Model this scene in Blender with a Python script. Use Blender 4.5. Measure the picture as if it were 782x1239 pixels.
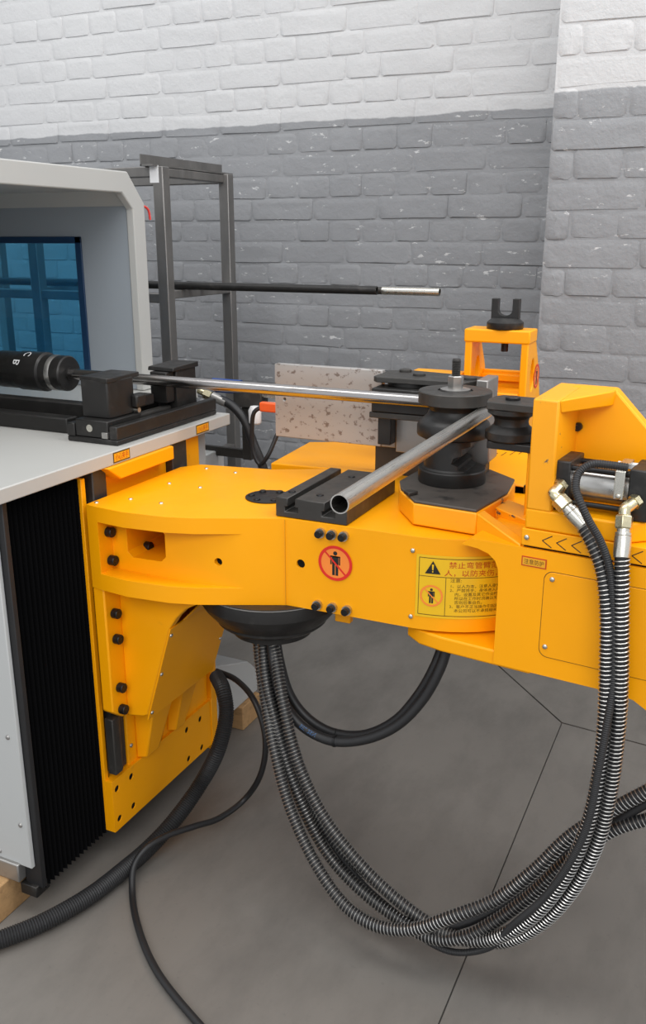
import bpy, bmesh, math, random
from mathutils import Vector, Matrix
for o in list(bpy.data.objects): bpy.data.objects.remove(o, do_unlink=True)
S = bpy.context.scene
COL = S.collection
# ---------------------------------------------------------------- camera
cam_d = bpy.data.cameras.new('camera'); cam = bpy.data.objects.new('camera', cam_d); COL.objects.link(cam)
cam_d.sensor_fit = 'VERTICAL'; cam_d.sensor_height = 36.0; cam_d.lens = 36.0 * 1085 / 1239
cam_d.clip_start = 0.05
cam.location = (0, 0, 1.6)
cam.rotation_euler = (math.pi / 2 - math.atan(0.305), 0, math.radians(25))
S.camera = cam
# ---------------------------------------------------------------- light of the hall
W = bpy.data.worlds.new('hall_ambient'); S.world = W; W.use_nodes = True
bg = W.node_tree.nodes['Background']; bg.inputs[0].default_value = (0.93, 0.96, 1.0, 1); bg.inputs[1].default_value = 0.84
def area(name, loc, target, sx, sy, power, col=(1, 1, 1)):
    d = bpy.data.lights.new(name, 'AREA'); d.shape = 'RECTANGLE'; d.size = sx; d.size_y = sy; d.energy = power; d.color = col
    o = bpy.data.objects.new(name, d); COL.objects.link(o); o.location = loc
    o.rotation_euler = (Vector(target) - Vector(loc)).to_track_quat('-Z', 'Y').to_euler(); return o
area('roof_light_near_wall', (-1.6, 0.6, 5.8), (-1.5, 2.6, 0), 5.0, 1.8, 95, (1, 0.98, 0.96))
area('roof_light_hall', (1.2, -4.2, 5.4), (-0.9, 2.4, 1.2), 5.0, 3.0, 225, (1, 0.99, 0.98))
area('roof_light_side', (3.0, 2.4, 5.2), (-0.8, 2.4, 0.2), 2.2, 4.0, 140, (1, 0.99, 0.98))
vs = S.view_settings
vs.view_transform = 'Standard'; vs.look = 'None'; vs.gamma = 1.0; vs.exposure = 0.1
try: vs.use_curve_mapping = False
except Exception: pass

# ---------------------------------------------------------------- materials
def nt(name):
    m = bpy.data.materials.new(name); m.use_nodes = True
    t = m.node_tree; return m, t, t.nodes['Principled BSDF']
def link(t, a, b): t.links.new(a, b)
def noise(t, vec, scale, detail=4, rough=.55):
    n = t.nodes.new('ShaderNodeTexNoise'); n.inputs['Scale'].default_value = scale
    n.inputs['Detail'].default_value = detail; n.inputs['Roughness'].default_value = rough
    if vec is not None: link(t, vec, n.inputs['Vector'])
    return n.outputs['Fac']
def ramp(t, fac, stops):
    r = t.nodes.new('ShaderNodeValToRGB'); link(t, fac, r.inputs[0]); e = r.color_ramp.elements
    while len(e) < len(stops): e.new(0.5)
    for i, (p, c) in enumerate(stops):
        e[i].position = p; e[i].color = (c, c, c, 1) if isinstance(c, (int, float)) else (*c[:3], 1)
    return r.outputs[0]
def mix(t, fac, a, b):
    m = t.nodes.new('ShaderNodeMix'); m.data_type = 'RGBA'
    for s, v in ((m.inputs[0], fac), (m.inputs[6], a), (m.inputs[7], b)):
        if isinstance(v, (int, float)): s.default_value = v
        elif isinstance(v, tuple): s.default_value = (*v[:3], 1)
        else: link(t, v, s)
    return m.outputs[2]
def math_n(t, op, a, b=None):
    m = t.nodes.new('ShaderNodeMath'); m.operation = op
    for s, v in ((m.inputs[0], a), (m.inputs[1], b)):
        if v is None: continue
        if isinstance(v, (int, float)): s.default_value = v
        else: link(t, v, s)
    return m.outputs[0]
def bump(t, b, h, strength, dist=.01, normal=None):
    n = t.nodes.new('ShaderNodeBump'); n.inputs['Strength'].default_value = strength; n.inputs['Distance'].default_value = dist
    link(t, h, n.inputs['Height'])
    if normal is not None: link(t, normal, n.inputs['Normal'])
    link(t, n.outputs[0], b.inputs['Normal']); return n.outputs[0]
def pos(t): return t.nodes.new('ShaderNodeNewGeometry').outputs['Position']
def stretch(t, vec, s):
    m = t.nodes.new('ShaderNodeMapping'); m.inputs['Scale'].default_value = s; link(t, vec, m.inputs['Vector']); return m.outputs[0]
def mat(name, col, rough=.5, metal=0, var=.12, vscale=9, bscale=0, bstr=.1, dirt=None, dscale=20, dlo=.62, dhi=.75, spec=.5, st=None, rvar=.0):
    m, t, b = nt(name); P = pos(t)
    if st: P = stretch(t, P, st)
    n = noise(t, P, vscale)
    c = mix(t, n, tuple(x * (1 - var) for x in col), tuple(min(1, x * (1 + var)) for x in col))
    if dirt:
        f = ramp(t, noise(t, P, dscale, 8, .65), [(dlo, 0.0), (dhi, 1.0)])
        c = mix(t, f, c, dirt)
    link(t, c, b.inputs['Base Color']); b.inputs['Roughness'].default_value = rough; b.inputs['Metallic'].default_value = metal
    b.inputs['Specular IOR Level'].default_value = spec
    if rvar:
        r = ramp(t, noise(t, P, vscale * 2.3, 5), [(.3, rough - rvar), (.7, rough + rvar)]); link(t, r, b.inputs['Roughness'])
    if bscale: bump(t, b, noise(t, P, bscale, 3), bstr, .004)
    return m
M = {}
M['yellow'] = mat('yellow_machine_enamel', (.97, .385, .0015), .38, 0, .05, 6, 90, .05, (.62, .25, .01), 7, .66, .86, rvar=.07, spec=.3)
M['yellow_sheet'] = mat('yellow_cover_enamel', (.93, .37, .0015), .42, 0, .05, 6, 120, .04, spec=.3)
M['yellow_worn'] = mat('yellow_enamel_chipped', (.93, .37, .0015), .42, 0, .06, 6, 90, .06, (.10, .08, .06), 26, .64, .67)
M['black'] = mat('blackened_steel', (.022, .021, .020), .42, .35, .35, 14, 60, .08, (.07, .065, .06), 16, .55, .85, rvar=.1)
M['gun'] = mat('dark_grey_steel', (.052, .049, .045), .45, .45, .25, 12, 70, .08, (.12, .11, .10), 18, .58, .85, rvar=.1)
M['plate_dark'] = mat('worn_dark_plate', (.085, .075, .066), .5, .3, .3, 16, 40, .1, (.03, .028, .026), 24, .55, .66)
M['bolt'] = mat('black_oxide_bolt', (.014, .014, .015), .35, .4, .2, 30)
M['steel'] = mat('bare_steel', (.52, .51, .49), .32, .95, .15, 20, 0, 0, (.25, .24, .22), 30, .58, .8, rvar=.08)
M['zinc'] = mat('zinc_plated_steel', (.62, .60, .54), .28, .95, .1, 40, rvar=.08)
M['brassy'] = mat('yellow_passivated_fitting', (.60, .54, .36), .27, .95, .15, 50, rvar=.07)
M['wire'] = mat('spring_wire', (.50, .49, .47), .33, .9, .15, 40)
M['tube'] = mat('drawn_tube_steel', (.42, .40, .39), .2, 1.0, .15, 7, 0, 0, (.16, .13, .11), 12, .52, .8, st=(.7, 6, 6), rvar=.05)
M['tube2'] = mat('scuffed_tube_steel', (.60, .58, .54), .30, 1.0, .15, 7, 0, 0, (.24, .22, .20), 30, .58, .72, st=(14, .5, 14), rvar=.06)
M['rubber'] = mat('black_rubber', (.013, .013, .014), .5, 0, .25, 20)
M['conduit'] = mat('grey_black_conduit', (.016, .016, .017), .55, 0, .2, 20)
M['bellows'] = mat('black_bellows_cloth', (.0035, .0035, .004), .9, 0, .3, 6, 150, .1, spec=.08)
M['white'] = mat('white_grey_enamel', (.46, .47, .465), .42, 0, .03, 4, 120, .03, (.45, .44, .42), 9, .68, .9)
M['hood'] = mat('pale_grey_enamel', (.46, .46, .44), .45, 0, .03, 4, 150, .03)
M['hood_in'] = mat('enamel_window_tint_shade', (.33, .365, .40), .5, 0, .03, 4, 150, .03)  # blue light of the window and interior shade put into the colour
M['table'] = mat('worn_white_table_enamel', (.46, .455, .43), .36, 0, .04, 5, 90, .03, (.42, .39, .34), 11, .64, .82)
M['rackm'] = mat('raw_rack_steel', (.185, .178, .17), .42, .6, .35, 10, 60, .1, (.24, .23, .22), 14, .5, .75, st=(1, 1, .35), rvar=.1)
M['rust'] = mat('stained_milled_plate', (.40, .385, .37), .45, .35, .08, 8, 50, .06, (.19, .155, .135), 48, .56, .62, st=(1, 1, 1.3))
M['milled'] = mat('milled_grey_steel', (.36, .35, .335), .38, .75, .15, 14, 40, .06, (.22, .21, .2), 20, .55, .8)
M['wood'] = mat('pallet_wood', (.42, .25, .11), .75, 0, .3, 14, 40, .25, (.20, .11, .05), 12, .55, .8, st=(1, 5, 5))
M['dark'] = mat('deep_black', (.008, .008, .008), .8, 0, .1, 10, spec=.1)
M['red'] = mat('sign_red', (.72, .022, .012), .4, 0, .05, 10)
M['orange_sign'] = mat('sign_orange', (.93, .25, .035), .4, 0, .05, 10)
M['sign_y'] = mat('sign_yellow', (.84, .50, .01), .34, 0, .04, 10)
M['ink'] = mat('sign_black_ink', (.012, .011, .01), .45, 0, .1, 10)
M['ink_brown'] = mat('sign_brown_ink', (.10, .05, .004), .45, 0, .1, 10)
M['ink_red'] = mat('sign_red_ink', (.52, .045, .005), .45, 0, .1, 10)
M['lab'] = mat('label_orange', (.78, .36, .01), .45, 0, .05, 20)
M['orange_plug'] = mat('orange_plastic', (.90, .13, .025), .4, 0, .1, 20)
M['blue_part'] = mat('blue_plastic', (.012, .06, .28), .4, 0, .1, 20)
M['pink_cable'] = mat('red_cable', (.75, .06, .05), .5, 0, .05, 20)
M['letter'] = mat('white_print', (.7, .7, .7), .5, 0, .05, 20)
M['blue_print'] = mat('blue_print', (.03, .11, .28), .5, 0, .05, 20)
# blue acrylic
m, t, b = nt('blue_acrylic'); t.nodes.remove(b)
tr = t.nodes.new('ShaderNodeBsdfTransparent'); tr.inputs[0].default_value = (.42, .80, .98, 1)
gl = t.nodes.new('ShaderNodeBsdfGlossy'); gl.inputs['Roughness'].default_value = .05; gl.inputs[0].default_value = (.9, .95, 1, 1)
df = t.nodes.new('ShaderNodeBsdfDiffuse'); df.inputs[0].default_value = (.05, .30, .60, 1)
mx = t.nodes.new('ShaderNodeMixShader'); mx.inputs[0].default_value = .07; link(t, tr.outputs[0], mx.inputs[1]); link(t, gl.outputs[0], mx.inputs[2])
mx2 = t.nodes.new('ShaderNodeMixShader'); mx2.inputs[0].default_value = .14; link(t, mx.outputs[0], mx2.inputs[1]); link(t, df.outputs[0], mx2.inputs[2])
link(t, mx2.outputs[0], t.nodes['Material Output'].inputs[0]); M['acrylic'] = m
M['acrylic_edge'] = mat('blue_acrylic_border', (.01, .04, .10), .4, 0, .05, 20)
# painted brick: white above, grey below a paint line
def wallmat(name, zline):
    m, t, b = nt(name); P = pos(t)
    sx = t.nodes.new('ShaderNodeSeparateXYZ'); link(t, P, sx.inputs[0])
    wob = math_n(t, 'MULTIPLY', math_n(t, 'SUBTRACT', noise(t, P, 7, 4), .5), .03)
    f = ramp(t, math_n(t, 'ADD', math_n(t, 'MULTIPLY', math_n(t, 'ADD', math_n(t, 'SUBTRACT', sx.outputs[2], zline), wob), 60), .5), [(.35, 0.0), (.65, 1.0)])
    big = noise(t, P, 2.2, 5)
    g = mix(t, big, (.225, .230, .240), (.325, .33, .340))
    fl = ramp(t, noise(t, stretch(t, P, (.55, .55, 1.5)), 30, 7, .7), [(.60, 0.0), (.65, 1.0)])
    flz = ramp(t, math_n(t, 'MULTIPLY', fl, noise(t, P, 5, 3)), [(.38, 0.0), (.50, 1.0)])
    g = mix(t, flz, g, (.56, .56, .56))
    w = mix(t, big, (.535, .535, .54), (.61, .61, .61))
    crk = ramp(t, noise(t, stretch(t, P, (1, 1, 2)), 17, 9, .75), [(.735, 0.0), (.76, 1.0)])
    w = mix(t, crk, w, (.45, .43, .42))
    link(t, mix(t, f, g, w), b.inputs['Base Color'])
    b.inputs['Roughness'].default_value = .5; b.inputs['Specular IOR Level'].default_value = .35
    h = math_n(t, 'ADD', math_n(t, 'MULTIPLY', noise(t, P, 14, 5, .6), 1.0), math_n(t, 'MULTIPLY', noise(t, P, 55, 5, .65), .45))
    bump(t, b, h, .42, .011)
    return m
M['wall'] = wallmat('painted_brick', 2.085)
M['pillar'] = wallmat('painted_brick_pillar', 2.054)
# concrete floor
m, t, b = nt('sealed_concrete'); P = pos(t)
n1 = noise(t, P, 1.3, 6, .6); n2 = noise(t, stretch(t, P, (1, .45, 1)), 5, 6, .65); n3 = noise(t, P, 60, 4, .6)
c = mix(t, n1, (.135, .125, .112), (.215, .200, .181))
c = mix(t, ramp(t, n2, [(.45, 0.0), (.72, .55)]), c, (.090, .083, .075))
c = mix(t, ramp(t, n3, [(.62, 0.0), (.72, .25)]), c, (.09, .085, .08))
link(t, c, b.inputs['Base Color']); link(t, ramp(t, n2, [(.3, .38), (.7, .58)]), b.inputs['Roughness'])
bump(t, b, n3, .06, .003); M['floor'] = m
M['joint'] = mat('floor_joint', (.075, .07, .065), .8, 0, .2, 20)

# ---------------------------------------------------------------- builders
ORG = {}
def finish(me, smooth=30):
    for p in me.polygons: p.use_smooth = True
    try: me.set_sharp_from_angle(angle=math.radians(smooth))
    except Exception: pass
def obj(name, bm, material, parent=None, bev=0, smooth=32, seg=2):
    if parent is not None and ORG.get(parent.name): bmesh.ops.translate(bm, verts=bm.verts, vec=-Vector(ORG[parent.name]))
    bmesh.ops.recalc_face_normals(bm, faces=bm.faces)
    me = bpy.data.meshes.new(name); bm.to_mesh(me); bm.free(); finish(me, smooth)
    me.materials.append(M[material] if isinstance(material, str) else material)
    o = bpy.data.objects.new(name, me); COL.objects.link(o)
    if parent is not None:
        o.parent = parent; ORG[o.name] = ORG.get(parent.name)
    if bev:
        md = o.modifiers.new('edge', 'BEVEL'); md.width = bev; md.segments = seg; md.limit_method = 'ANGLE'; md.angle_limit = math.radians(40)
    return o
def tag(o, label, cat, group=None):
    o['label'] = label; o['category'] = cat
    if group: o['group'] = group
    return o
def thing(name, loc, label, cat, group=None, local=False, rz=0):
    o = bpy.data.objects.new(name, None); COL.objects.link(o); o.location = loc; o.rotation_euler = (0, 0, rz); o.empty_display_size = .05
    ORG[o.name] = None if local else tuple(loc)
    return tag(o, label, cat, group)
def origin_to(o, loc):
    loc = Vector(loc); o.data.transform(Matrix.Translation(-loc)); o.location = loc; return o
def nb(): return bmesh.new()
def box(bm, x0, x1, y0, y1, z0, z1):
    v = [bm.verts.new((x, y, z)) for z in (z0, z1) for y in (y0, y1) for x in (x0, x1)]
    for f in ((0, 1, 3, 2), (4, 5, 7, 6), (0, 1, 5, 4), (2, 3, 7, 6), (0, 2, 6, 4), (1, 3, 7, 5)): bm.faces.new([v[i] for i in f])
    return bm
def B(*a): return box(nb(), *a)
def hexa(bm, p):
    v = [bm.verts.new(q) for q in p]
    for f in ((0, 1, 2, 3), (4, 5, 6, 7), (0, 1, 5, 4), (1, 2, 6, 5), (2, 3, 7, 6), (3, 0, 4, 7)): bm.faces.new([v[i] for i in f])
    return bm
def prism(bm, pts, a0, a1, plane='xy'):
    def mk(p, a):
        if plane == 'xy': return (p[0], p[1], a)
        if plane == 'xz': return (p[0], a, p[1])
        return (a, p[0], p[1])
    lo = [bm.verts.new(mk(p, a0)) for p in pts]; hi = [bm.verts.new(mk(p, a1)) for p in pts]; n = len(pts)
    bm.faces.new(lo); bm.faces.new(hi)
    for i in range(n): bm.faces.new((lo[i], lo[(i + 1) % n], hi[(i + 1) % n], hi[i]))
    return bm
def PR(*a, **k): return prism(nb(), *a, **k)
def basis(ax):
    ax = Vector(ax).normalized(); a = Vector((0, 0, 1)) if abs(ax.z) < .9 else Vector((1, 0, 0))
    e1 = ax.cross(a).normalized(); return ax, e1, ax.cross(e1)
def lathe(bm, prof, c=(0, 0, 0), ax=(0, 0, 1), seg=40):
    ax, e1, e2 = basis(ax); c = Vector(c); rings = []
    for r, h in prof:
        if r <= 1e-6: rings.append([bm.verts.new(c + ax * h)])
        else: rings.append([bm.verts.new(c + ax * h + (e1 * math.cos(k * 2 * math.pi / seg) + e2 * math.sin(k * 2 * math.pi / seg)) * r) for k in range(seg)])
    for a, b in zip(rings, rings[1:]):
        for k in range(seg):
            k2 = (k + 1) % seg
            if len(a) == 1 and len(b) == 1: continue
            if len(a) == 1: bm.faces.new((a[0], b[k], b[k2]))
            elif len(b) == 1: bm.faces.new((a[k], a[k2], b[0]))
            else: bm.faces.new((a[k], a[k2], b[k2], b[k]))
    if len(rings[0]) > 1: bm.faces.new(rings[0])
    if len(rings[-1]) > 1: bm.faces.new(rings[-1])
    return bm
def LA(*a, **k): return lathe(nb(), *a, **k)
def cyl(bm, c, r, h0, h1, ax=(0, 0, 1), seg=32): return lathe(bm, [(r, h0), (r, h1)], c, ax, seg)
def CY(*a, **k): return cyl(nb(), *a, **k)
def spline(pts, step):
    P = [Vector(p) for p in pts]; P = [P[0] * 2 - P[1]] + P + [P[-1] * 2 - P[-2]]; out = []
    for i in range(1, len(P) - 2):
        a, b, c, d = P[i - 1:i + 3]
        ta, tb, tc = [max(1e-6, (q - p).length ** .5) for p, q in ((a, b), (b, c), (c, d))]
        m1 = (b - a) / ta - (c - a) / (ta + tb) + (c - b) / tb; m2 = (c - b) / tb - (d - b) / (tb + tc) + (d - c) / tc
        m1 *= tb; m2 *= tb
        n = max(2, int((c - b).length / .008))
        for k in range(n):
            s = k / n; s2 = s * s; s3 = s2 * s
            out.append(b * (2 * s3 - 3 * s2 + 1) + m1 * (s3 - 2 * s2 + s) + c * (-2 * s3 + 3 * s2) + m2 * (s3 - s2))
    out.append(P[-2])
    acc = [0]
    for p, q in zip(out, out[1:]): acc.append(acc[-1] + (q - p).length)
    n = max(2, int(acc[-1] / step)); res = []; j = 0
    for k in range(n + 1):
        s = acc[-1] * k / n
        while j < len(acc) - 2 and acc[j + 1] < s: j += 1
        res.append(out[j].lerp(out[j + 1], (s - acc[j]) / max(1e-9, acc[j + 1] - acc[j])))
    return res
def frames(path):
    fr = []; e1 = None
    for i, p in enumerate(path):
        tg = (path[min(i + 1, len(path) - 1)] - path[max(i - 1, 0)]).normalized()
        if e1 is None: e1 = basis(tg)[1]
        e1 = (e1 - tg * e1.dot(tg)).normalized(); fr.append((p, e1, tg.cross(e1)))
    return fr
def sweep(bm, path, r, seg=12, rf=None, cap=True):
    rings = []
    for i, (p, a, b) in enumerate(frames(path)):
        rr = rf(i) if rf else r
        rings.append([bm.verts.new(p + (a * math.cos(k * 2 * math.pi / seg) + b * math.sin(k * 2 * math.pi / seg)) * rr) for k in range(seg)])
    for a, b in zip(rings, rings[1:]):
        for k in range(seg): bm.faces.new((a[k], a[(k + 1) % seg], b[(k + 1) % seg], b[k]))
    if cap: bm.faces.new(rings[0]); bm.faces.new(rings[-1])
    return bm
def coil(bm, pts, R, wr, pitch, nseg=12):
    path = spline(pts, pitch / nseg); fr = frames(path); h = []
    for i, (p, a, b) in enumerate(fr):
        th = 2 * math.pi * i / nseg; h.append((p, a * math.cos(th) + b * math.sin(th)))
    rings = []
    for i, (p, d) in enumerate(h):
        q0 = h[max(i - 1, 0)]; q1 = h[min(i + 1, len(h) - 1)]
        tg = ((q1[0] + q1[1] * R) - (q0[0] + q0[1] * R)).normalized(); c = tg.cross(d).normalized(); q = p + d * R
        rings.append([bm.verts.new(q + (d * math.cos(k * math.pi / 2) + c * math.sin(k * math.pi / 2)) * wr) for k in range(4)])
    for a, b in zip(rings, rings[1:]):
        for k in range(4): bm.faces.new((a[k], a[(k + 1) % 4], b[(k + 1) % 4], b[k]))
    return bm
def cut(o, cutters):
    for bm in cutters:
        par = o.parent
        if par is not None and ORG.get(par.name): bmesh.ops.translate(bm, verts=bm.verts, vec=-Vector(ORG[par.name]))
        bmesh.ops.recalc_face_normals(bm, faces=bm.faces)
        me = bpy.data.meshes.new('cut'); bm.to_mesh(me); bm.free()
        c = bpy.data.objects.new('cut', me); COL.objects.link(c); a = bpy.data.objects.new('tmp', o.data); COL.objects.link(a)
        md = a.modifiers.new('b', 'BOOLEAN'); md.object = c; md.operation = 'DIFFERENCE'; md.solver = 'EXACT'
        bpy.context.view_layer.update(); dg = bpy.context.evaluated_depsgraph_get()
        new = bpy.data.meshes.new_from_object(a.evaluated_get(dg)); bpy.data.objects.remove(a); bpy.data.objects.remove(c)
        o.data = new
    finish(o.data, 32); return o
_text = {}
def text2d(s, size):
    k = (s, size)
    if k not in _text:
        cu = bpy.data.curves.new('txt', 'FONT'); cu.body = s; cu.size = size; cu.resolution_u = 2; cu.align_x = 'LEFT'
        o = bpy.data.objects.new('txt', cu); COL.objects.link(o); bpy.context.view_layer.update()
        me = bpy.data.meshes.new_from_object(o.evaluated_get(bpy.context.evaluated_depsgraph_get()))
        _text[k] = ([tuple(v.co) for v in me.vertices], [tuple(p.vertices) for p in me.polygons])
        bpy.data.objects.remove(o); bpy.data.meshes.remove(me)
    return _text[k]
def put2d(bm, verts, faces, fn):
    v = [bm.verts.new(fn(p[0], p[1])) for p in verts]
    for f in faces:
        try: bm.faces.new([v[i] for i in f])
        except ValueError: pass
    return bm
def ring2d(r0, r1, cx=0, cy=0, n=48):
    v = []; f = []
    for k in range(n):
        c, s = math.cos(k * 2 * math.pi / n), math.sin(k * 2 * math.pi / n); v += [(cx + r0 * c, cy + r0 * s), (cx + r1 * c, cy + r1 * s)]
    for k in range(n):
        a, b = 2 * k, 2 * ((k + 1) % n); f.append((a, a + 1, b + 1, b))
    return v, f
def grid2d(x0, x1, y0, y1, nx=1, ny=1):
    v = [(x0 + (x1 - x0) * i / nx, y0 + (y1 - y0) * j / ny) for j in range(ny + 1) for i in range(nx + 1)]
    f = [(j * (nx + 1) + i, j * (nx + 1) + i + 1, (j + 1) * (nx + 1) + i + 1, (j + 1) * (nx + 1) + i) for j in range(ny) for i in range(nx)]
    return v, f
def disc2d(r, cx=0, cy=0, n=40):
    return [(cx, cy)] + [(cx + r * math.cos(k * 2 * math.pi / n), cy + r * math.sin(k * 2 * math.pi / n)) for k in range(n)], [(0, k + 1, (k + 1) % n + 1) for k in range(n)]
def man2d(h, cx, cy):
    v = []; f = []
    def add(a):
        b = len(v); v.extend(a[0]); f.extend([tuple(i + b for i in q) for q in a[1]])
    add(disc2d(.085 * h, cx, cy + .40 * h, 18))
    add(grid2d(cx - .135 * h, cx + .135 * h, cy - .02 * h, cy + .295 * h))
    add(grid2d(cx - .205 * h, cx - .15 * h, cy - .06 * h, cy + .27 * h)); add(grid2d(cx + .15 * h, cx + .205 * h, cy - .06 * h, cy + .27 * h))
    add(grid2d(cx - .21 * h, cx + .21 * h, cy + .245 * h, cy + .295 * h))
    add(grid2d(cx - .125 * h, cx - .015 * h, cy - .49 * h, cy)); add(grid2d(cx + .015 * h, cx + .125 * h, cy - .49 * h, cy))
    return v, f
def bar2d(p, q, w, k=10):
    d = (Vector(q) - Vector(p)); n = Vector((-d.y, d.x)).normalized() * w / 2; p, q = Vector(p), Vector(q); v = []
    for i in range(k + 1): c = p.lerp(q, i / k); v += [tuple(c + n), tuple(c - n)]
    return v, [(2 * i, 2 * i + 1, 2 * i + 3, 2 * i + 2) for i in range(k)]
def bolt_mesh(name, r, h, seg=20, m='bolt'):
    bm = LA([(r * .88, 0), (r, .12 * h), (r, .9 * h), (r * .9, h), (r * .52, h)], seg=seg)
    bmesh.ops.delete(bm, geom=[f for f in bm.faces if len(f.verts) == seg and f.calc_center_median().z > .5 * h], context='FACES')
    bm2 = lathe(bm, [(r * .52, h), (r * .5, h * .45), (0, h * .45)], seg=6)
    bmesh.ops.recalc_face_normals(bm2, faces=bm2.faces); me = bpy.data.meshes.new(name); bm2.to_mesh(me); bm2.free(); finish(me, 35); me.materials.append(M[m]); return me
BOLT = bolt_mesh('cap_bolt', .0128, .018); BOLT_S = bolt_mesh('small_cap_bolt', .0085, .012)
def screw_mesh(name, r, h, m):
    bm = LA([(r, 0), (r * .92, h * .55), (r * .6, h * .9), (0, h)], seg=14); me = bpy.data.meshes.new(name); bm.to_mesh(me); bm.free(); finish(me, 50); me.materials.append(M[m]); return me
SCREW = screw_mesh('screw_head', .0055, .0035, 'zinc'); SCREW_G = screw_mesh('panel_screw', .006, .004, 'milled')
def put(name, me, parent, p, d):
    o = bpy.data.objects.new(name, me); COL.objects.link(o); o.parent = parent
    o.location = Vector(p) - Vector(ORG.get(parent.name) or (0, 0, 0)); o.rotation_euler = Vector(d).to_track_quat('Z', 'Y').to_euler(); return o
# ================================================================ setting
rnd = random.Random(5)
def struct(o): o['kind'] = 'structure'; return o
fl = struct(obj('floor', B(-4.9, 2.4, -2.2, 4.0, -.08, -.006), 'joint'))
def slab(pts): return obj('slab', PR(pts, -.006, 0), 'floor', fl)
g = .0018; XJ = -.414; YJ = 2.842
slab([(-4.9, -2.2), (XJ - g, -2.2), (XJ - g, YJ - .004), (-1.396, 3.9), (-4.9, 3.9)])
slab([(XJ + g, -2.2), (2.4, -2.2), (2.4, 2.55), (XJ + g, YJ - .004)])
slab([(XJ, YJ + .004), (2.4, 2.556), (2.4, 3.9), (-1.386, 3.9)])
CO = .0932
def brick_variants(w, n):
    out = []
    for k in range(n):
        r = random.Random(k * 7 + int(w * 1000)); hw, hh, d = w / 2 - .0006, CO / 2 - .0008, .0034
        c = .010; j = lambda a=.0022: r.uniform(-a, a); bm = nb()
        def ring(hw, hh, c, y, a):
            p = [(-hw + c, -hh), (0, -hh), (hw - c, -hh), (hw, -hh + c), (hw, hh - c), (hw - c, hh), (0, hh), (-hw + c, hh), (-hw, hh - c), (-hw, -hh + c)]
            return [bm.verts.new((x + j(a), y + (j(.0012) if a else 0), z + j(a))) for x, z in p]
        a = ring(hw, hh, .006, .004, 0); b_ = ring(hw - .002, hh - .002, c, -.0006, .0015); e = ring(hw - .011, hh - .0100, c, -d, .0022)
        for v_ in e: v_.co.z -= .0060
        e2 = ring(hw - .026, hh - .020, c, -d - .0003, .003)
        for v_ in e2: v_.co.z -= .003
        for p, q in ((a, b_), (b_, e), (e, e2)):
            for i in range(10): bm.faces.new((p[i], p[(i + 1) % 10], q[(i + 1) % 10], q[i]))
        ce = bm.verts.new((j(.02), -d - .0003 + j(.0005), j(.008)))
        for i in range(10): bm.faces.new((e2[i], e2[(i + 1) % 10], ce))
        bmesh.ops.recalc_face_normals(bm, faces=bm.faces); me = bpy.data.meshes.new('brick'); bm.to_mesh(me); bm.free(); finish(me, 26); out.append(me)
    return out
cinv = Matrix.LocRotScale(cam.location, cam.rotation_euler, None).inverted()
def pix(p):
    q = cinv @ Vector(p); return (391 - 1085 * q.x / q.z, 619.5 + 1085 * q.y / q.z) if q.z < 0 else (-1e4, 0)
def brickwork(wall, yface, x0, x1, z0, z1, material, phase, want, zoff=0, quoin=False):
    HE = brick_variants(.1557, 8); ST = brick_variants(.3114, 8); CL = brick_variants(.0778, 3)
    for me in HE + ST + CL: me.materials.append(M[material])
    rest = nb(); n = 0; c0 = int(math.floor((z0 - zoff) / CO))
    for c in range(c0, int((z1 - zoff) / CO)):
        zc = zoff + (c + .5) * CO; head = c % 2 == 1
        x = x0 - (.0 if head or quoin else .0778) + phase; first = quoin and head
        while x < x1:
            hd = head if rnd.random() > .08 else not head
            w = .0778 if first else (.1557 if hd else .3114)
            if x + w > x0 and x + w / 2 < x1 + .02:
                p = (x + w / 2, yface + rnd.uniform(-.0022, .0026), zc + rnd.uniform(-.002, .002)); me = rnd.choice(CL if first else HE if hd else ST)
                q = Vector(p); u, v = pix((q.x, q.y, q.z))
                if want(u, v) and n < 298:
                    o = bpy.data.objects.new('brick', me); COL.objects.link(o); o.parent = wall; o.location = p; n += 1
                    o.rotation_euler = (0, rnd.uniform(-.006, .006), 0)
                else:
                    k = len(rest.verts); rest.from_mesh(me); rest.verts.ensure_lookup_table()
                    bmesh.ops.translate(rest, verts=rest.verts[k:], vec=p)
            x += w; first = False
    if len(rest.verts):
        o = obj('outer_brickwork', rest, material, wall, smooth=26); o['kind'] = 'stuff'
    else: rest.free()
    return n
wb = struct(obj('wall_back', B(-4.9, 2.4, 3.8, 4.0, 0, 3.4), 'wall'))
n1 = brickwork(wb, 3.8, -4.75, -.55, 0.0, 3.38, 'wall', .05, lambda u, v: -40 < u < 690 and -25 < v < 560 and not (u < 150 and 205 < v) and not (u > 660 and v > 120), zoff=.0014)
wp = struct(obj('wall_pillar', B(-.663, .85, 3.2, 3.81, 0, 3.4), 'pillar'))
n2 = brickwork(wp, 3.2, -.663, .845, 0.0, 3.38, 'pillar', 0.0, lambda u, v: 640 < u < 830 and -25 < v < 560, zoff=.012, quoin=True)
print('bricks', n1, n2)

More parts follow.
